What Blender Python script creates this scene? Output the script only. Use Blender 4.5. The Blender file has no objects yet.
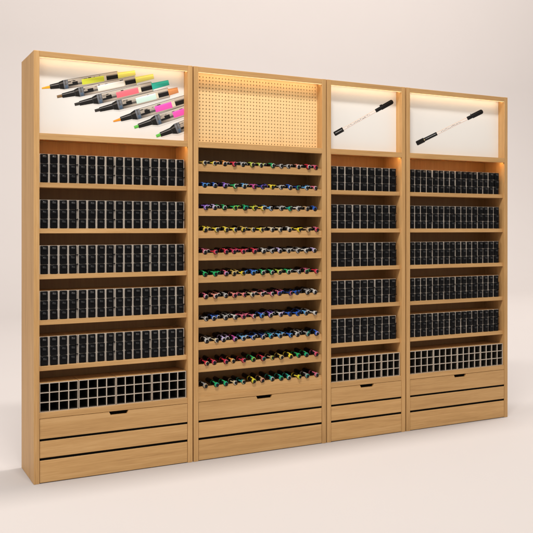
import bpy, bmesh, math, random
from mathutils import Vector, Matrix
S = bpy.context.scene
COL = S.collection
rnd = random.Random(7)

# ------------------------------------------------------------------ camera, light, exposure
cam = bpy.data.objects.new("camera", bpy.data.cameras.new("camera"))
COL.objects.link(cam)
cam.location = (-0.8917, -4.5202, 1.4124)
cam.rotation_euler = (math.radians(90), 0, math.radians(-27.34))
cam.data.sensor_width = 36
cam.data.lens = 802.0 / 533.0 * 36
cam.data.shift_y = -37.6 / 533.0
cam.data.clip_end = 300
S.camera = cam

W = bpy.data.worlds.new("World"); S.world = W; W.use_nodes = True
bg = W.node_tree.nodes["Background"]
bg.inputs[0].default_value = (1.0, 0.965, 0.945, 1)
bg.inputs[1].default_value = 0.56

def area(name, loc, target, size, energy, color, size_y=None):
    L = bpy.data.lights.new(name, 'AREA'); L.shape = 'DISK'; L.size = size; L.energy = energy; L.color = color
    if size_y: L.shape = 'RECTANGLE'; L.size_y = size_y
    o = bpy.data.objects.new(name, L); COL.objects.link(o); o.location = loc
    o.rotation_euler = (Vector(target) - Vector(loc)).to_track_quat('-Z', 'Y').to_euler()
    return o
area("key_lamp", (-0.1, -3.1, 7.1), (1.4, 0, 1.5), 1.9, 390, (1.0, 0.965, 0.92), 0.28)
area("added_backdrop_light", (9.8, 1.0, 15.0), (9.8, 15, 3.0), 24.0, 5450, (1.0, 0.935, 0.885), 3.0)  # unseen lamp, added to brighten and even out the sweep
area("added_left_fill", (-7.0, -2.0, 5.0), (0.0, 0, 1.2), 3.5, 225, (1.0, 0.97, 0.95))  # unseen soft fill, added to lift the left side panel

S.view_settings.view_transform = 'Standard'; S.view_settings.look = 'None'
S.view_settings.exposure = 0.0; S.view_settings.gamma = 1.0
try: S.view_settings.use_curve_mapping = False
except Exception: pass
S.cycles.max_bounces = 8; S.cycles.diffuse_bounces = 5

# ------------------------------------------------------------------ materials
def nodes(name):
    m = bpy.data.materials.new(name); m.use_nodes = True
    nt = m.node_tree; return m, nt, nt.nodes["Principled BSDF"]

def plain(name, rgb, rough=0.5, var=0.06, scale=40.0, spec=0.5, coat=0.0, bump=0.0):
    m, nt, p = nodes(name)
    tc = nt.nodes.new("ShaderNodeTexCoord"); n = nt.nodes.new("ShaderNodeTexNoise")
    n.inputs["Scale"].default_value = scale; n.inputs["Detail"].default_value = 4
    nt.links.new(tc.outputs["Object"], n.inputs["Vector"])
    r = nt.nodes.new("ShaderNodeValToRGB")
    r.color_ramp.elements[0].position = 0.3; r.color_ramp.elements[1].position = 0.7
    r.color_ramp.elements[0].color = tuple(c * (1 - var) for c in rgb) + (1,)
    r.color_ramp.elements[1].color = tuple(min(1, c * (1 + var)) for c in rgb) + (1,)
    nt.links.new(n.outputs["Fac"], r.inputs[0]); nt.links.new(r.outputs[0], p.inputs["Base Color"])
    p.inputs["Roughness"].default_value = rough
    p.inputs["Specular IOR Level"].default_value = spec
    p.inputs["Coat Weight"].default_value = coat; p.inputs["Coat Roughness"].default_value = 0.12
    if bump:
        b = nt.nodes.new("ShaderNodeBump"); b.inputs["Strength"].default_value = bump; b.inputs["Distance"].default_value = 0.002
        nt.links.new(n.outputs["Fac"], b.inputs["Height"]); nt.links.new(b.outputs[0], p.inputs["Normal"])
    return m

def wood(name, axis, lo, mid, hi, rough=0.5):
    """oak veneer; the grain runs along one object axis"""
    m, nt, p = nodes(name)
    N, Lk = nt.nodes.new, nt.links.new
    tc = N("ShaderNodeTexCoord"); oi = N("ShaderNodeObjectInfo")
    off = N("ShaderNodeVectorMath"); off.operation = 'ADD'
    sc = N("ShaderNodeVectorMath"); sc.operation = 'SCALE'; sc.inputs[3].default_value = 7.3
    cmb = N("ShaderNodeCombineXYZ")
    for i in range(3): Lk(oi.outputs["Random"], cmb.inputs[i])
    Lk(cmb.outputs[0], sc.inputs[0]); Lk(tc.outputs["Object"], off.inputs[0]); Lk(sc.outputs[0], off.inputs[1])
    def layer(across, along, detail, dist=0.0):
        mp = N("ShaderNodeMapping")
        mp.inputs["Scale"].default_value = tuple(along if a == axis else across for a in "xyz")
        n = N("ShaderNodeTexNoise"); n.inputs["Scale"].default_value = 1.0
        n.inputs["Detail"].default_value = detail; n.inputs["Distortion"].default_value = dist
        Lk(off.outputs[0], mp.inputs[0]); Lk(mp.outputs[0], n.inputs["Vector"])
        return n
    a = layer(26, 1.3, 5, 0.6); b = layer(170, 5.5, 3); c = layer(520, 16, 2)
    def mix(f, x, y):
        q = N("ShaderNodeMix"); q.data_type = 'FLOAT'; q.inputs[0].default_value = f
        Lk(x, q.inputs[2]); Lk(y, q.inputs[3]); return q.outputs[0]
    v = mix(0.45, a.outputs["Fac"], b.outputs["Fac"]); v = mix(0.22, v, c.outputs["Fac"])
    r = N("ShaderNodeValToRGB"); e = r.color_ramp.elements
    e[0].position = 0.34; e[1].position = 0.66; e[0].color = lo + (1,); e[1].color = hi + (1,)
    k = e.new(0.5); k.color = mid + (1,)
    Lk(v, r.inputs[0])
    hs = N("ShaderNodeHueSaturation"); mr = N("ShaderNodeMapRange")
    mr.inputs[3].default_value = 0.93; mr.inputs[4].default_value = 1.06
    Lk(oi.outputs["Random"], mr.inputs[0]); Lk(mr.outputs[0], hs.inputs["Value"]); Lk(r.outputs[0], hs.inputs["Color"])
    Lk(hs.outputs[0], p.inputs["Base Color"])
    p.inputs["Roughness"].default_value = rough; p.inputs["Specular IOR Level"].default_value = 0.35
    bp = N("ShaderNodeBump"); bp.inputs["Strength"].default_value = 0.12; bp.inputs["Distance"].default_value = 0.001
    Lk(v, bp.inputs["Height"]); Lk(bp.outputs[0], p.inputs["Normal"])
    return m

WL, WM, WH = (0.405, 0.220, 0.078), (0.505, 0.288, 0.108), (0.585, 0.352, 0.148)
M_WV = wood("oak_upright", 'z', WL, WM, WH)
M_WH = wood("oak_level", 'x', WL, WM, WH)
M_WD = wood("oak_depth", 'y', WL, WM, WH)
M_BACK = wood("oak_back_shaded", 'z', (0.235, 0.115, 0.032), (0.275, 0.137, 0.038), (0.31, 0.160, 0.047))  # oak darkened: the shade inside the bays is put into its colour
M_PEG = wood("pegboard_oak", 'z', (0.79, 0.54, 0.255), (0.84, 0.585, 0.28), (0.87, 0.62, 0.305))
M_PANEL = plain("white_panel", (0.81, 0.785, 0.74), 0.35, 0.01, 3, 0.5, 0.0)
M_BLACK = plain("black_gap_shade", (0.004, 0.0036, 0.003), 0.9, 0.2, 40, 0.04)  # black that stands for shade in the drawer gaps
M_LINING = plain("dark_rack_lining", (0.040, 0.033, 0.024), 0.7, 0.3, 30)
M_GRID = plain("pale_grid_plastic", (0.50, 0.42, 0.335), 0.5, 0.06, 60)
M_GRID_SHADED = plain("shaded_grid_plastic", (0.46, 0.40, 0.335), 0.5, 0.06, 60)  # darker copy of the pale grid, shade between markers put into the colour
M_MARK = plain("black_marker_plastic", (0.0045, 0.0045, 0.005), 0.30, 0.3, 90, 0.085)
M_PLUG = plain("charcoal_plug", (0.018, 0.018, 0.018), 0.22, 0.3, 120, 0.7)
M_PLUG2 = plain("dim_charcoal_plug", (0.011, 0.011, 0.0115), 0.26, 0.3, 120, 0.40)  # dimmer copy: weaker highlights of the lower rows put into the material
M_FLOOR = plain("studio_sweep", (0.432, 0.401, 0.385), 0.75, 0.006, 0.9, 0.2)

def emit(name, rgb, strength):
    m, nt, p = nodes(name)
    p.inputs["Base Color"].default_value = (0.8, 0.7, 0.5, 1)
    p.inputs["Emission Color"].default_value = rgb + (1,); p.inputs["Emission Strength"].default_value = strength
    return m
M_LED = emit("warm_led", (1.0, 0.79, 0.52), 10.5)
M_GLOW = emit("warm_diffuser", (1.0, 0.72, 0.30), 1.05)
M_LED2 = emit("warm_led_dim", (1.0, 0.67, 0.31), 29.0)

def printed():
    m, nt, p = nodes("printed_ink")
    a = nt.nodes.new("ShaderNodeAttribute"); a.attribute_name = "ink"
    nt.links.new(a.outputs["Color"], p.inputs["Base Color"]); p.inputs["Roughness"].default_value = 0.6; p.inputs["Specular IOR Level"].default_value = 0.15
    return m
M_INK = printed()

# ------------------------------------------------------------------ mesh helpers
def box(bm, x0, x1, y0, y1, z0, z1, bev=0.0, mi=0, seg=1):
    g = bmesh.ops.create_cube(bm, size=1.0)
    vs = g['verts']
    for v in vs:
        v.co = Vector((x0 if v.co.x < 0 else x1, y0 if v.co.y < 0 else y1, z0 if v.co.z < 0 else z1))
    fs = list({f for v in vs for f in v.link_faces})
    for f in fs: f.material_index = mi
    if bev:
        es = list({e for v in vs for e in v.link_edges})
        r = bmesh.ops.bevel(bm, geom=es, offset=bev, segments=seg, profile=0.5, affect='EDGES', clamp_overlap=True)
        for f in r['faces']: f.material_index = mi

def prism(bm, pts, y0, y1, mi=0):
    """polygon in x,z extruded along y"""
    a = [bm.verts.new((x, y0, z)) for x, z in pts]; b = [bm.verts.new((x, y1, z)) for x, z in pts]
    n = len(pts)
    for f in [bm.faces.new(a), bm.faces.new(b[::-1])] + [bm.faces.new((a[i], b[i], b[(i + 1) % n], a[(i + 1) % n])) for i in range(n)]:
        f.material_index = mi

def lathe_y(bm, prof, n=14, mi=0, smooth=True, cx=0.0, cz=0.0):
    """prof: (y, r) pairs; solid of revolution about the y axis"""
    rings = []
    for y, r in prof:
        if r < 1e-6: rings.append([bm.verts.new((cx, y, cz))])
        else: rings.append([bm.verts.new((cx + r * math.cos(2 * math.pi * i / n), y, cz + r * math.sin(2 * math.pi * i / n))) for i in range(n)])
    for A, B in zip(rings, rings[1:]):
        for i in range(n):
            j = (i + 1) % n
            if len(A) == 1 and len(B) == 1: continue
            if len(A) == 1: f = bm.faces.new((A[0], B[j], B[i]))
            elif len(B) == 1: f = bm.faces.new((A[i], A[j], B[0]))
            else: f = bm.faces.new((A[i], A[j], B[j], B[i]))
            f.material_index = mi; f.smooth = smooth

def finish(name, bm, mats, parent=None, recalc=True):
    if recalc: bmesh.ops.recalc_face_normals(bm, faces=bm.faces)
    me = bpy.data.meshes.new(name); bm.to_mesh(me); bm.free()
    for m in (mats if isinstance(mats, (list, tuple)) else [mats]): me.materials.append(m)
    o = bpy.data.objects.new(name, me); COL.objects.link(o)
    if parent: o.parent = parent
    return o

def tag(o, label=None, cat=None, group=None, kind=None):
    if label: o["label"] = label
    if cat: o["category"] = cat
    if group: o["group"] = group
    if kind: o["kind"] = kind
    return o

def empty(name, loc):
    o = bpy.data.objects.new(name, None); o.empty_display_size = 0.05; COL.objects.link(o); o.location = loc
    return o

def copy_tree(o, parent=None):
    c = o.copy(); COL.objects.link(c)
    if parent: c.parent = parent
    for ch in list(o.children): copy_tree(ch, c)
    return c

def bx(name, parent, m, x0, x1, y0, y1, z0, z1, bev=0.0012):
    bm = bmesh.new(); box(bm, x0, x1, y0, y1, z0, z1, bev); return finish(name, bm, m, parent)

ORD = ["first", "second", "third", "fourth", "fifth", "sixth", "seventh", "eighth", "ninth", "tenth", "eleventh", "twelfth", "thirteenth", "fourteenth", "fifteenth"]

# ------------------------------------------------------------------ studio floor and sweep
bm = bmesh.new()
vs = [bm.verts.new(p) for p in ((-45, -40, 0), (45, -40, 0), (45, 9, 0), (-45, 9, 0))]
bm.faces.new(vs)
tag(finish("floor", bm, M_FLOOR), kind="structure")
bm = bmesh.new()
prof = [(9 + 6 * math.sin(a), 6 - 6 * math.cos(a)) for a in [math.pi / 2 * i / 24 for i in range(25)]] + [(15, 26)]
rows = [[bm.verts.new((x, y, z)) for x in (-45, 45)] for y, z in prof]
for A, B in zip(rows, rows[1:]):
    f = bm.faces.new((A[0], A[1], B[1], B[0])); f.smooth = True
tag(finish("backdrop", bm, M_FLOOR, recalc=False), kind="structure")

# ------------------------------------------------------------------ cabinets
H = 2.40; D = 0.36; T = 0.031
NICHE = 0.066; INNER = 0.205
SHELF_Z = [1.671, 1.4145, 1.1585, 0.9035, 0.648]
DECK = 0.391
LIP_Z = [1.8095 - 0.1362 * k for k in range(11)]
LIP_H = 0.045

def cabinet(x0, w, label, kind):
    """x0 left edge; children are modelled in the cabinet's own frame"""
    t = tag(empty("display_cabinet", (x0, 0, 0)), label, "cabinet", "oak display cabinets standing side by side")
    a, b = T, w - T
    bx("side_panel", t, M_WV, 0, T, 0, D, 0, H); bx("side_panel", t, M_WV, b, w, 0, D, 0, H)
    bm = bmesh.new()
    box(bm, a, b, 0.0008, 0.0215, 2.3665, H - 0.0008, 0.001); box(bm, a, b, 0.0217, D - 0.001, 2.3765, H - 0.001)
    finish("top_panel", bm, M_WH, t)
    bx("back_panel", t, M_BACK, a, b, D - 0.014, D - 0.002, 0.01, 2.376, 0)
    # rail under the niche, with a lip that hides the second lamp strip
    bm = bmesh.new()
    box(bm, a, b, 0.0006, 0.017, 1.9085, 1.944, 0.001); box(bm, a, b, 0.0172, INNER - 0.001, 1.921, 1.9436)
    finish("niche_shelf", bm, M_WH, t)
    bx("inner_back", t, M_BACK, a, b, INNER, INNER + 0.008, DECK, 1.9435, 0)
    # lamp strips
    bm = bmesh.new(); box(bm, a + 0.002, b - 0.002, 0.026, 0.036, 2.3740, 2.3763); finish("lamp_strip", bm, M_LED, t)
    bm = bmesh.new(); box(bm, a + 0.001, b - 0.001, 0.003, 0.008, 2.3640, 2.3663); finish("lamp_diffuser", bm, M_GLOW, t)
    if kind != "pens":
        bm = bmesh.new(); box(bm, a + 0.002, b - 0.002, 0.0195, 0.0275, 1.9185, 1.9208); finish("lamp_strip", bm, M_LED2, t)
    # deck and drawers
    bx("deck", t, M_WH, a, b, 0.004, D - 0.016, 0.3585, DECK)
    bx("drawer_gap_shade", t, M_BLACK, a, b, 0.0215, 0.03, 0.004, 0.358, 0)  # black board standing for the darkness behind the drawer fronts
    for (u0, u1) in ((0.1268, 0.1402), (0.2338, 0.2467)):
        bx("slot_shade", t, M_BLACK, a + 0.003, b - 0.003, 0.0055, 0.0213, u0, u1, 0)  # black strip filling the slot in place of its shade
    g = 0.0022
    m = (a + b) / 2
    ca, cb = (m - 0.058 + (0.013 if kind != "narrow" else 0.0), m + 0.058 + (0.013 if kind != "narrow" else 0.0))
    zt = 0.3565
    bm = bmesh.new()
    prism(bm, [(a + g, 0.247), (b - g, 0.247), (b - g, zt), (cb, zt), (cb - 0.009, zt - 0.019), (ca + 0.009, zt - 0.019), (ca, zt), (a + g, zt)], 0.002, 0.02)
    finish("drawer", bm, M_WH, t)
    bx("drawer", t, M_WH, a + g, b - g, 0.002, 0.02, 0.1405, 0.2335)
    bx("drawer", t, M_WH, a + g, b - g, 0.002, 0.02, 0.004, 0.1265)
    # shelves
    if kind == "pens":
        # perforated board with real holes
        px = pz = 0.0218
        nx = int((b - a) / px); nz = int((1.0 * (2.3655 - 1.9445)) / pz)
        ox = a + ((b - a) - nx * px) / 2; oz = 1.9445 + ((2.3655 - 1.9445) - nz * pz) / 2
        bm = bmesh.new(); R = 0.0039; cache = {}
        def V(x, z, y=NICHE):
            k = (round(x, 5), round(z, 5), round(y, 5))
            if k not in cache: cache[k] = bm.verts.new((x, y, z))
            return cache[k]
        for i in range(nx):
            for j in range(nz):
                X0, Z0 = ox + i * px, oz + j * pz; cx, cz = X0 + px / 2, Z0 + pz / 2
                sq = [(1, 0), (1, 1), (0, 1), (-1, 1), (-1, 0), (-1, -1), (0, -1), (1, -1)]
                O = [V(cx + u * px / 2, cz + v * pz / 2) for u, v in sq]
                I = [V(cx + R * math.cos(k * math.pi / 4), cz + R * math.sin(k * math.pi / 4)) for k in range(8)]
                I2 = [V(cx + R * math.cos(k * math.pi / 4), cz + R * math.sin(k * math.pi / 4), NICHE + 0.006) for k in range(8)]
                for k in range(8):
                    q = (k + 1) % 8
                    bm.faces.new((O[k], I[k], I[q], O[q])); bm.faces.new((I[k], I2[k], I2[q], I[q]))
        for (u0, u1, v0, v1) in ((a, ox, 1.9442, 2.376), (ox + nx * px, b, 1.9442, 2.376), (ox, ox + nx * px, 1.9442, oz), (ox, ox + nx * px, oz + nz * pz, 2.376)):
            if u1 - u0 > 1e-5 and v1 - v0 > 1e-5:
                bm.faces.new([bm.verts.new((x, NICHE, z)) for x, z in ((u0, v0), (u1, v0), (u1, v1), (u0, v1))])
        for f in bm.faces: f.normal_update()
        peg = finish("pegboard", bm, M_PEG, t)
        bx("pegboard_backing", peg, M_WV, a, b, NICHE + 0.014, NICHE + 0.02, 1.9442, 2.376, 0)
    else:
        bx("graphic_panel", t, M_PANEL, a, b, NICHE, NICHE + 0.01, 1.9442, 2.376, 0)
        for z in SHELF_Z:
            bx("shelf", t, M_WH, a, b, 0.018, INNER - 0.001, z - 0.027, z)
    return t

X = [(0.0, 0.942), (0.949, 0.940), (1.896, 0.639), (2.545, 0.940)]
c1 = cabinet(*X[0], "leftmost tall oak cabinet with a seven marker graphic lit above its shelves", "racks")
c2 = cabinet(*X[1], "tall oak cabinet with lit pegboard above eleven shelves of coloured pens", "pens")
c3 = cabinet(*X[2], "narrowest oak cabinet, one slim pen pictured above its black marker racks", "narrow")
c4 = cabinet(*X[3], "rightmost oak cabinet, one slim pen pictured above its black marker racks", "racks")

# ------------------------------------------------------------------ printed pictures on the graphic panels
FPX, CX, HY = 802.0, 266.5, 228.9
TH = math.radians(27.34); CT, ST = math.cos(TH), math.sin(TH)
def on_panel(x, y, d=NICHE):
    """measured point of the picture -> place on the panel (x, z)"""
    t = (x - CX) / FPX; b = d + 4.5202
    a = b * (t * CT + ST) / (CT - t * ST); Z = a * ST + b * CT
    return a - 0.8917, 1.4124 - (y - HY) / FPX * Z

def lerp(a, b, t): return tuple(p + (q - p) * t for p, q in zip(a, b))
GREYC = (0.20, 0.17, 0.145); SMOKE = (0.37, 0.32, 0.265); INKB = (0.012, 0.011, 0.010); PAPER = (0.81, 0.785, 0.74)
CLEAR = (0.54, 0.475, 0.395)
CREAM = (0.70, 0.62, 0.46)

def print_strip(name, parent, p0, p1, width, colour, step=0.34, nv=18, layer=0.0004, xmax=None, vlo=-1.0, vhi=1.0):
    """flat printed picture: axis p0->p1 in photo pixels, half width width(u), ink colour(u, v)"""
    L = math.dist(p0, p1); ux, uy = (p1[0] - p0[0]) / L, (p1[1] - p0[1]) / L
    n = max(2, int(L / step)); verts = []; cols = []; faces = []
    ox = parent.matrix_world.translation.x if parent.parent is None else parent.parent.location.x
    for i in range(n + 1):
        u = L * i / n; hw = width(u)
        for j in range(nv + 1):
            v = vlo + (vhi - vlo) * j / nv
            x = p0[0] + ux * u - uy * hw * v; y = p0[1] + uy * u + ux * hw * v     # v=-1 upper edge
            s, z = on_panel(x, y)
            verts.append((s - ox, NICHE - layer, z))
    for i in range(n):
        for j in range(nv):
            k = i * (nv + 1) + j
            q = (k, k + 1, k + nv + 2, k + nv + 1)
            if xmax is not None and max(verts[a][0] for a in q) > xmax: continue
            cc = colour(L * (i + .5) / n, vlo + (vhi - vlo) * (j + .5) / nv)
            if cc is None: continue
            faces.append(q); cols.append(cc)
    me = bpy.data.meshes.new(name); me.from_pydata(verts, [], faces)
    at = me.color_attributes.new("ink", 'FLOAT_COLOR', 'CORNER')
    for pi, pl in enumerate(me.polygons):
        for li in pl.loop_indices: at.data[li].color = tuple(cols[pi]) + (1,)
    me.materials.append(M_INK)
    o = bpy.data.objects.new(name, me); COL.objects.link(o); o.parent = parent
    return o

def big_marker(parent, tip, end, nib_col, nib_len, blunt, hold, body0, label, label_col, blk, cap_col, cap_end, hb, seed):
    layer = 0.0003 + 0.0001 * seed
    """distances along the axis in photo pixels"""
    R = random.Random(seed)
    marks = [(R.uniform(body0 + 1, label[1]), R.uniform(0.6, 1.8), R.uniform(-0.62, -0.30)) for _ in range(9)]
    def width(u):
        if u < nib_len: return 1.05 + (0.30 if blunt else -0.35) + (0.15 if blunt else 0.75) * (u / nib_len)
        if u < hold: return 2.25 + 0.8 * (u - nib_len) / (hold - nib_len)
        if u < body0: return 3.3 + (hb - 3.3) * (u - hold) / (body0 - hold)
        if cap_end and u > blk[1] + 0.5: return hb * (0.68 - 0.16 * (u - blk[1]) / (cap_end - blk[1]))
        return hb
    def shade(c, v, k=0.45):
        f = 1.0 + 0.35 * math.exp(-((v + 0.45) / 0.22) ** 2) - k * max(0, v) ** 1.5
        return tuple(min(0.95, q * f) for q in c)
    def colour(u, v):
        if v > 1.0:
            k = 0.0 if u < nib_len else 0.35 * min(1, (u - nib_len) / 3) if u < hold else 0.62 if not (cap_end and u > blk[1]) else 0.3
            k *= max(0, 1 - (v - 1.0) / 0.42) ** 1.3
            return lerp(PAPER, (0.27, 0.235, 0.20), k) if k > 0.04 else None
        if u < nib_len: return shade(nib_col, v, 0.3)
        if u < body0:
            c = INKB
            if -0.55 < v < -0.25: c = (0.20, 0.19, 0.18) if u < hold else (0.10, 0.09, 0.08)
            if hold < u < hold + 0.7: c = (0.03, 0.03, 0.03)
            return c
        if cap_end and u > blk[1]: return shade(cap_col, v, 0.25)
        if u > blk[0] and u <= blk[1]:
            if v < -0.92 or v > 0.93: return (0.16, 0.135, 0.11)
            if v < -0.36: return CLEAR
            if v > 0.64: return (0.42, 0.365, 0.30)
            return (0.16, 0.14, 0.12) if (-0.4 < v < -0.2) else INKB
        # clear barrel
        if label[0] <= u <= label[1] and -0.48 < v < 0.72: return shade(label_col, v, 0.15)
        if label[1] < u <= blk[0] and -0.44 < v < 0.66: return CREAM
        g = u - body0
        if g < 5.0:      # grip with ink showing through
            c = lerp((0.09, 0.085, 0.08), (0.16, 0.17, 0.19), 0.5 + 0.5 * math.sin(g * 2.1))
            if v > 0.2 and 1.5 < g < 4: c = (0.10, 0.15, 0.22)
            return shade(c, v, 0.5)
        if u < label[0]:
            if -0.3 < v < 0.55: return INKB if (g > 9 or v > 0.1) and g < 14.5 else SMOKE if v < 0.1 else (0.10, 0.09, 0.08)
        far = min(1.0, max(0.0, (u - body0 - 6) / 10.0))
        c = lerp(SMOKE, CLEAR, far) if v < 0.55 else lerp((0.15, 0.125, 0.105), (0.44, 0.375, 0.30), far)
        if v < -0.91: c = (0.15, 0.13, 0.11)
        elif v < -0.70: c = (0.60, 0.54, 0.46)
        elif v > 0.92: c = (0.17, 0.14, 0.115)
        for (mu, ml, mv) in marks:
            if abs(u - mu) < ml and abs(v - mv) < 0.07: c = (0.05, 0.045, 0.04)
        return c
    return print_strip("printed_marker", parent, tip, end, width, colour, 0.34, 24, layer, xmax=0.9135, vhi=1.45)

panel1 = [c for c in c1.children if c.name.startswith("graphic_panel")][0]
LEM = (0.62, 0.67, 0.06); PINK = (0.84, 0.16, 0.20); MINT = (0.60, 0.79, 0.71); MAG = (0.82, 0.10, 0.46); TEAL = (0.04, 0.47, 0.36)
YEL = (0.78, 0.75, 0.17); ORG = (0.85, 0.30, 0.03); GRN = (0.13, 0.50, 0.08)
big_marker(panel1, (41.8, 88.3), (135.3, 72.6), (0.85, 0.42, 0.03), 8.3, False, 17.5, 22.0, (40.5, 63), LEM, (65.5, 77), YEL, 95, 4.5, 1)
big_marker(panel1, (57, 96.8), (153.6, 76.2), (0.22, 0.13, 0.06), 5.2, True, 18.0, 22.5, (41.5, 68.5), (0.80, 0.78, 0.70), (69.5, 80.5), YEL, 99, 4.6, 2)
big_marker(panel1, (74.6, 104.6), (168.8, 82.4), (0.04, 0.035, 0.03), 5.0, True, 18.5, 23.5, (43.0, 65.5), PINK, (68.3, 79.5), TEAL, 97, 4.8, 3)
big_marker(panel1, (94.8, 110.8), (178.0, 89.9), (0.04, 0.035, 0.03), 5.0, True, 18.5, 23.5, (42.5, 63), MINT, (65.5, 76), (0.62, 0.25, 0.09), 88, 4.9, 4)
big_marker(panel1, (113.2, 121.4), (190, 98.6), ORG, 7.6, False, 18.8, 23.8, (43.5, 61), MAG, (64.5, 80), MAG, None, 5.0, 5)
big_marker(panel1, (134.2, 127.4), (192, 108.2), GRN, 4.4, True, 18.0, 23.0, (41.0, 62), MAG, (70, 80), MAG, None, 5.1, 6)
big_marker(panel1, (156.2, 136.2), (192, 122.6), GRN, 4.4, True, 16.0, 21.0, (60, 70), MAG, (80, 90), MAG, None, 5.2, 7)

def slim_pen(parent, p0, p1, lens, seed, double):
    a, b, c, d = lens     # cap end, neck end (or cap end), right neck start, right cap start
    R = random.Random(seed); L = math.dist(p0, p1)
    dots = []; u = b + 5
    while u < c - 7:
        dots.append((u, R.uniform(0.25, 0.6), R.uniform(-0.35, 0.45))); u += R.uniform(0.7, 1.5)
    def width(u):
        if u < a: return 2.3 if u > 0.5 else 1.95
        if u < b: return 1.75
        if u < c: return 1.25
        if u < d: return 1.8
        e = L - u
        return 2.3 if e > 1.8 else 2.3 * math.sqrt(max(0.05, 1 - ((1.8 - e) / 1.9) ** 2))
    def colour(u, v):
        if u < b:
            if double and a - 0.2 < u < a + 0.7: return (0.55, 0.45, 0.26) if abs(v) < 0.5 else INKB
            if -0.28 < v < 0.05 and ((a + 1.5 < u < b - 1) if double else (1.6 < u < b - 1.2)): return (0.42, 0.42, 0.42) if int(u * 3) % 4 else (0.08, 0.08, 0.08)
            return INKB
        if u > c:
            return (0.05, 0.05, 0.05) if -0.5 < v < -0.25 else (0.008, 0.008, 0.009)
        for (du, dw, dv) in dots:
            if abs(u - du) < dw * 0.6 and abs(v - dv) < 0.28: return (0.12, 0.10, 0.10)
        if v < -0.72: return (0.86, 0.62, 0.46)
        if v > 0.78: return (0.70, 0.50, 0.42)
        return (0.84, 0.77, 0.70) if abs(v) > 0.35 else (0.86, 0.83, 0.79)
    o = print_strip("printed_pen", parent, p0, p1, width, colour, 0.2, 14)
    return o
def clip_tick(parent, p, q, w=0.55):
    print_strip("printed_clip", parent, p, q, lambda u: w, lambda u, v: INKB, 0.3, 3, 0.0008)
panel3 = [c for c in c3.children if c.name.startswith("graphic_panel")][0]
panel4 = [c for c in c4.children if c.name.startswith("graphic_panel")][0]
slim_pen(panel3, (334.2, 134.2), (393.0, 101.2), (10.3, 10.3, 47.4, 53.6), 11, False)
slim_pen(panel4, (416.4, 143.6), (482.8, 111.0), (8.6, 22.8, 56.6, 62.0), 12, True)
clip_tick(panel3, (379.5, 105.9), (381.8, 104.7)); clip_tick(panel4, (470.4, 113.8), (471.2, 116.4), 0.4)

# ------------------------------------------------------------------ marker racks
RD = 0.155
def rack_proto(w, ncol, h, filled, bar):
    """front left foot at the origin"""
    t = empty("marker_rack", (0, 0, 0))
    bm = bmesh.new()
    th = 0.003
    for (x0, x1, z0, z1) in ((0, w, h - th, h), (0, w, 0, th), (0, th, th, h - th), (w - th, w, th, h - th)):
        box(bm, x0, x1, 0.006, RD, z0, z1, 0, 0)
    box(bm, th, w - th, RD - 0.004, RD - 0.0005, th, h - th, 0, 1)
    l = 0.0008
    for (x0, x1, z0, z1) in ((th, w - th, h - th - l, h - th), (th, w - th, th, th + l), (th, th + l, th + l, h - th - l), (w - th - l, w - th, th + l, h - th - l)):
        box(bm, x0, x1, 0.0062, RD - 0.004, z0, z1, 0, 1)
    cw, chh = w / ncol, h / 3
    for i in range(1, ncol): box(bm, i * cw - 0.001, i * cw + 0.001, 0.0064, RD - 0.0045, th + l, h - th - l, 0, 1)
    for j in range(1, 3): box(bm, th + l, w - th - l, 0.0066, RD - 0.0048, j * chh - 0.001, j * chh + 0.001, 0, 1)
    finish("housing", bm, [M_WD, M_LINING], t)
    bm = bmesh.new(); hb = bar / 2; e = bar * 0.62
    xs = [(0, e)] + [(i * cw - hb, i * cw + hb) for i in range(1, ncol)] + [(w - e, w)]
    ht = bar * 0.40
    zs = [(0, bar * 0.45)] + [(j * chh - ht, j * chh + ht) for j in range(1, 3)] + [(h - bar * 0.75, h)]
    for (a, b) in xs: box(bm, a, b, 0.0, 0.006, 0, h, 0.0006)
    for (a, b) in zs:
        for (l0, l1) in zip(xs, xs[1:]): box(bm, l0[1] - 0.0001, l1[0] + 0.0001, 0.0004, 0.0056, a, b, 0)
    finish("front_grid", bm, M_GRID_SHADED if filled else M_GRID, t)
    if filled:
        for j in (1, 2):
            bm = bmesh.new(); box(bm, w - 0.012, w + 0.004, -0.005, 0.003, j * chh - 0.0035, j * chh + 0.0015, 0.0008)
            finish("tab", bm, M_MARK, t)
    return t

def marker_meshes(w, h):
    """black end of a marker standing out of its cell, centre at the origin, front towards -y"""
    bm = bmesh.new()
    box(bm, -w / 2, w / 2, -0.011, 0.09, -h / 2, h / 2, 0.0036, 0, 2)
    for f in bm.faces: f.smooth = True
    bm.verts.ensure_lookup_table()
    bmesh.ops.recalc_face_normals(bm, faces=bm.faces)
    me = bpy.data.meshes.new("marker"); bm.to_mesh(me); bm.free(); me.materials.append(M_MARK)
    bm = bmesh.new()
    box(bm, -w * 0.26, w * 0.26, -0.0165, -0.0095, h * 0.10, h * 0.33, 0.003, 0, 3)  # raised pad, shaped to catch a highlight on the marker end
    for f in bm.faces: f.smooth = True
    bmesh.ops.recalc_face_normals(bm, faces=bm.faces)
    mp = bpy.data.meshes.new("end_plug"); bm.to_mesh(mp); bm.free(); mp.materials.append(M_PLUG)
    md = mp.copy(); md.name = "end_plug"; md.materials[0] = M_PLUG2
    return me, mp, md

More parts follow.
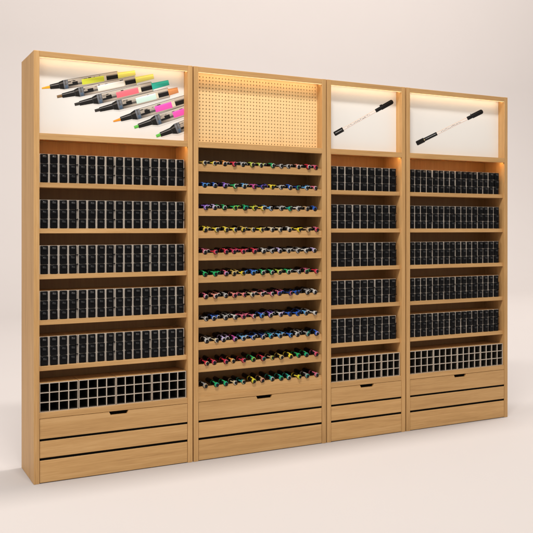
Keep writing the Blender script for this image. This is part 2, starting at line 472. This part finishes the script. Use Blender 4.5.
CAB = {0: "leftmost cabinet", 2: "narrow cabinet", 3: "rightmost cabinet"}
RH = 0.1615
layout = {  # cabinet: upper (x start, pitch, racks, columns), lower (x start, x end, columns of each rack)
    0: ((0.0355, 0.2166, 4, 4), [(0.0345, 0.2182, 4), (0.2532, 0.2182, 4), (0.4719, 0.2182, 4), (0.6906, 0.2182, 4)]),
    2: ((0.0400, 0.1815, 3, 3), [(0.0345, 0.2070, 4), (0.2425, 0.2070, 4), (0.4505, 0.1550, 3)]),
    3: ((0.0420, 0.2100, 4, 4), [(0.0345, 0.2182, 4), (0.2532, 0.2182, 4), (0.4719, 0.2182, 4), (0.6906, 0.2182, 4)]),
}
mesh_by_kind = {}
stuff = bmesh.new()
n_single = 0
G_FULL, G_EMPTY, G_MARK = "racks filled with black markers", "empty marker racks on the decks", "black markers filling the racks"
protos = {}
def rack_at(key, args, loc):
    if key not in protos:
        protos[key] = rack_proto(*args); r = protos[key]
    else: r = copy_tree(protos[key])
    r.location = loc; return r
def rack_word(i, n): return ["leftmost", "second", "third", "rightmost"][i] if n == 4 else ["leftmost", "middle", "rightmost"][i]
for ci in (0, 2, 3):
    (sx, pitch, nr, nc), low = layout[ci]
    bx0 = X[ci][0]
    rw = pitch - 0.0022
    cw, chh = rw / nc, RH / 3
    mw, mh = cw - 0.0125, chh - 0.0034
    if (nc, ci) not in mesh_by_kind: mesh_by_kind[(nc, ci)] = marker_meshes(mw, mh)
    me, mp, md = mesh_by_kind[(nc, ci)]
    for si, z in enumerate(SHELF_Z):
        for k in range(nr):
            x = bx0 + sx + k * pitch
            r = rack_at(("full", ci), (rw, nc, RH, True, 0.0125), (x, 0.034, z))
            tag(r, f"pale grid rack full of black markers, {rack_word(k, nr)} on the {ORD[si]} shelf of the {CAB[ci]}", "marker rack", G_FULL)
            for row in range(3):
                for c in range(nc):
                    px, pz = x + (c + 0.5) * cw, z + RH - (row + 0.5) * chh
                    px += rnd.uniform(-0.0008, 0.0008); py = 0.034 + rnd.uniform(-0.004, 0.004)
                    single = ci == 0 or (ci == 2 and (k == 0 or (k == 1 and c == 0)))
                    if single:
                        o = bpy.data.objects.new("marker", me); COL.objects.link(o)
                        o.location = (px, py, pz); o.rotation_euler = (rnd.uniform(-.03, .03), rnd.uniform(-.022, .022), rnd.uniform(-.03, .03))
                        pl = bpy.data.objects.new("end_plug", mp if row == 0 else md); COL.objects.link(pl); pl.parent = o
                        tag(o, f"black marker, {['top','middle','bottom'][row]} row {ORD[c]} column, {ORD[k]} rack on {ORD[si]} shelf of {CAB[ci]}", "marker", G_MARK)
                        n_single += 1
                    else:
                        n0 = len(stuff.faces)
                        mt = Matrix.Translation((px, py, pz)) @ Matrix.Rotation(rnd.uniform(-.012, .012), 4, 'X')
                        for src, mi in ((me, 0), (mp, 1 if row == 0 else 2)):
                            v0 = len(stuff.verts); f0 = len(stuff.faces)
                            stuff.from_mesh(src)
                            stuff.verts.ensure_lookup_table(); stuff.faces.ensure_lookup_table()
                            for v in stuff.verts[v0:]: v.co = mt @ v.co
                            for f in stuff.faces[f0:]: f.material_index = mi; f.smooth = True
    for k, (lx, lw, lc) in enumerate(low):
        r = rack_at(("low", lc, round(lw, 3)), (lw - 0.0036, lc, 0.1615, False, 0.0050), (bx0 + lx + 0.0012, 0.016, DECK))
        r.name = "marker_rack"
        tag(r, f"empty pale grid rack, {rack_word(k, len(low))} on the deck of the {CAB[ci]}", "marker rack", G_EMPTY)
o = finish("racked_markers", stuff, [M_MARK, M_PLUG, M_PLUG2])
tag(o, "black markers filling the racks of the narrow and the rightmost cabinets", "markers", None, "stuff")

# ------------------------------------------------------------------ pens on the scalloped shelves
PAL = {
 'gold': (0.52, 0.36, 0.08), 'yellow': (0.78, 0.62, 0.04), 'orange': (0.75, 0.30, 0.06), 'red': (0.60, 0.025, 0.05), 'pink': (0.62, 0.13, 0.21),
 'white': (0.58, 0.555, 0.51), 'grey': (0.30, 0.29, 0.28), 'lime': (0.42, 0.56, 0.06), 'green': (0.02, 0.40, 0.12), 'teal': (0.02, 0.36, 0.28),
 'blue': (0.03, 0.12, 0.50), 'navy': (0.015, 0.04, 0.18), 'sky': (0.12, 0.38, 0.70), 'purple': (0.22, 0.10, 0.48), 'lilac': (0.50, 0.40, 0.66),
 'magenta': (0.50, 0.06, 0.30), 'salmon': (0.72, 0.27, 0.20), 'cream': (0.60, 0.48, 0.27), 'tan': (0.48, 0.31, 0.15), 'crimson': (0.48, 0.02, 0.07)}
pen_mats = {k: plain("pen_" + k, tuple(0.85 * q for q in v), 0.3, 0.04, 50, 0.5) for k, v in PAL.items()}
M_BARREL = plain("pen_black_barrel", (0.006, 0.006, 0.0065), 0.34, 0.3, 70, 0.22)
ROWS = [
 "gold/white yellow/white orange/white red/pink grey/white lime/cream lime/white green/white grey/white grey/white salmon/white red/white pink/red",
 "blue/sky blue/white purple/lilac green/white sky/cream magenta/pink navy/purple yellow/yellow grey/white blue/white navy/green sky/white pink/white",
 "purple/lilac lilac/white green/white green/lime green/teal lime/yellow yellow/white sky/white grey/white teal/green white/grey tan/grey blue/blue",
 "yellow/cream yellow/white yellow/cream yellow/white gold/yellow gold/white yellow/cream cream/white cream/white white/white yellow/yellow tan/cream pink/red",
 "pink/white red/pink red/pink crimson/pink red/pink red/pink white/white grey/white lilac/white grey/white grey/white white/white lilac/white",
 "green/green green/green pink/lilac gold/cream yellow/gold blue/sky green/white green/white lime/cream green/white grey/white pink/green red/pink",
 "pink/white salmon/white grey/white salmon/pink salmon/pink cream/white salmon/white pink/white pink/blue navy/pink blue/navy grey/white white/white",
 "grey/white blue/white grey/white white/grey pink/pink pink/white blue/sky purple/white white/lilac blue/navy blue/blue sky/grey white/white",
 "white/white cream/white lilac/white magenta/lilac sky/white blue/white navy/white teal/sky sky/grey blue/sky white/grey grey/teal blue/lilac",
 "red/cream red/pink red/pink orange/cream red/pink green/lime red/teal tan/lime gold/cream yellow/yellow green/green green/teal pink/red",
 "grey/tan green/teal green/teal cream/white teal/cream yellow/lime tan/salmon teal/white teal/green teal/white yellow/lime grey/teal pink/grey"]
PR = 0.0140
def arc_shell(bm, prof, a0, a1, n=12):
    """part of a ring about the y axis: prof is a closed list of (y, r)"""
    rings = []
    for i in range(n + 1):
        a = math.radians(a0 + (a1 - a0) * i / n)
        rings.append([bm.verts.new((r * math.cos(a), y, r * math.sin(a))) for y, r in prof])
    m = len(prof)
    for A, B in zip(rings, rings[1:]):
        for k in range(m): bm.faces.new((A[k], A[(k + 1) % m], B[(k + 1) % m], B[k]))
    bm.faces.new(rings[0]); bm.faces.new(rings[-1][::-1])
def pen_parts(t, cap, rim):
    bm = bmesh.new()
    lathe_y(bm, [(0.0030, 0.0), (0.0030, PR * 0.60), (0.0012, PR * 0.70), (0.0012, PR * 0.84), (0.0040, PR * 0.96), (0.052, PR), (0.086, PR), (0.155, PR), (0.162, PR * 0.8), (0.162, 0)], 16)
    finish("barrel", bm, M_BARREL, t)
    bm = bmesh.new()
    arc_shell(bm, [(0.0030, PR * 0.90), (0.0030, PR * 1.03), (0.0150, PR * 1.045), (0.0150, PR * 0.90)], 40, 215)
    finish("end_cap", bm, pen_mats[cap], t)
    bm = bmesh.new()
    arc_shell(bm, [(0.0020, PR * 0.70), (-0.0006, PR * 0.73), (-0.0006, PR * 0.86), (0.0030, PR * 0.92)], -20, 190, 14)
    finish("cap_rim", bm, pen_mats[rim], t)
    bm = bmesh.new()
    lathe_y(bm, [(0.070, PR * 0.98), (0.071, PR * 1.04), (0.081, PR * 1.04), (0.082, PR * 0.98)], 14)
    finish("colour_band", bm, pen_mats[cap], t, False)
    bm = bmesh.new()
    box(bm, -0.0034, 0.0034, 0.014, 0.046, PR * 1.0, PR * 1.0 + 0.0048, 0.001)
    finish("clip", bm, pen_mats[cap], t)
pen_proto = {}
ROWW = ["top"] + ORD[1:10] + ["bottom"]
for ri, (z, row) in enumerate(zip(LIP_Z, ROWS)):
    specs = [s.split("/") for s in row.split()]
    a, b = T, X[1][1] - T; n = len(specs)
    step = (b - a - 0.03) / n
    xs = [a + 0.022 + (i + 0.45) * step + rnd.uniform(-0.009, 0.009) for i in range(n)]
    xs[0] = max(xs[0], a + 0.03); xs[-1] = min(xs[-1], b - 0.03)
    # shelf: board plus a lip with a scallop under each pen
    bm = bmesh.new()
    box(bm, a, b, 0.0265, INNER - 0.001, z - LIP_H + 0.004, z - LIP_H + 0.016)
    top = []; zb = z - LIP_H if ri < 10 else DECK + 0.0004
    for x in xs:
        top.append((x - 0.0195, z)); 
        for k in range(9):
            th = math.pi + math.pi * k / 8
            top.append((x + 0.0168 * math.cos(th), z + 0.0015 + 0.0118 * math.sin(th)))
        top.append((x + 0.0195, z))
    prism(bm, [(a, zb), (b, zb), (b, z)] + top[::-1] + [(a, z)], 0.008, 0.026)
    s = finish("pen_shelf", bm, M_WH, c2)
    items = [(cap, rim, x, False, i) for i, ((cap, rim), x) in enumerate(zip(specs, xs))]
    if ri < 9:      # the upper shelves also carry pens pushed back between the front ones
        for i in range(n - 1):
            if xs[i + 1] - xs[i] > 0.0565 and rnd.random() < 0.9:
                cap, rim = specs[(i + rnd.choice((0, 0, 1))) % n]
                items.append((cap, rim, (xs[i] + xs[i + 1]) / 2 + rnd.uniform(-0.002, 0.002), True, i))
    for cap, rim, x, rear, i in items:
        if (cap, rim) not in pen_proto:
            t = empty("pen", (0, 0, 0)); pen_parts(t, cap, rim); pen_proto[(cap, rim)] = t
        else: t = copy_tree(pen_proto[(cap, rim)])
        rt = f" and {rim} rim" if rim != cap else ""
        if rear:
            t.location = (X[1][0] + x, 0.034 + rnd.uniform(-0.006, 0.008), z + 0.0085)
            t.rotation_euler = (math.radians(4.5 + rnd.uniform(-1, 1)), -0.8 + rnd.uniform(-0.8, 0.8), rnd.uniform(-0.04, 0.04))
            lab = f"black pen with {cap} cap, pushed back behind {ORD[i]} front pen on {ROWW[ri]} pen shelf"
        else:
            t.location = (X[1][0] + x, 0.002 + rnd.uniform(-0.010, 0.008), z + 0.0064)
            t.rotation_euler = (math.radians(5.0 + rnd.uniform(-1.2, 1.5)), -0.8 + rnd.uniform(-0.6, 0.6), rnd.uniform(-0.07, 0.07))
            lab = f"black pen with {cap} cap{rt}, {ORD[i]} front pen from left, {ROWW[ri]} pen shelf"
        tag(t, lab, "pen", "pens lying on the eleven scalloped shelves")
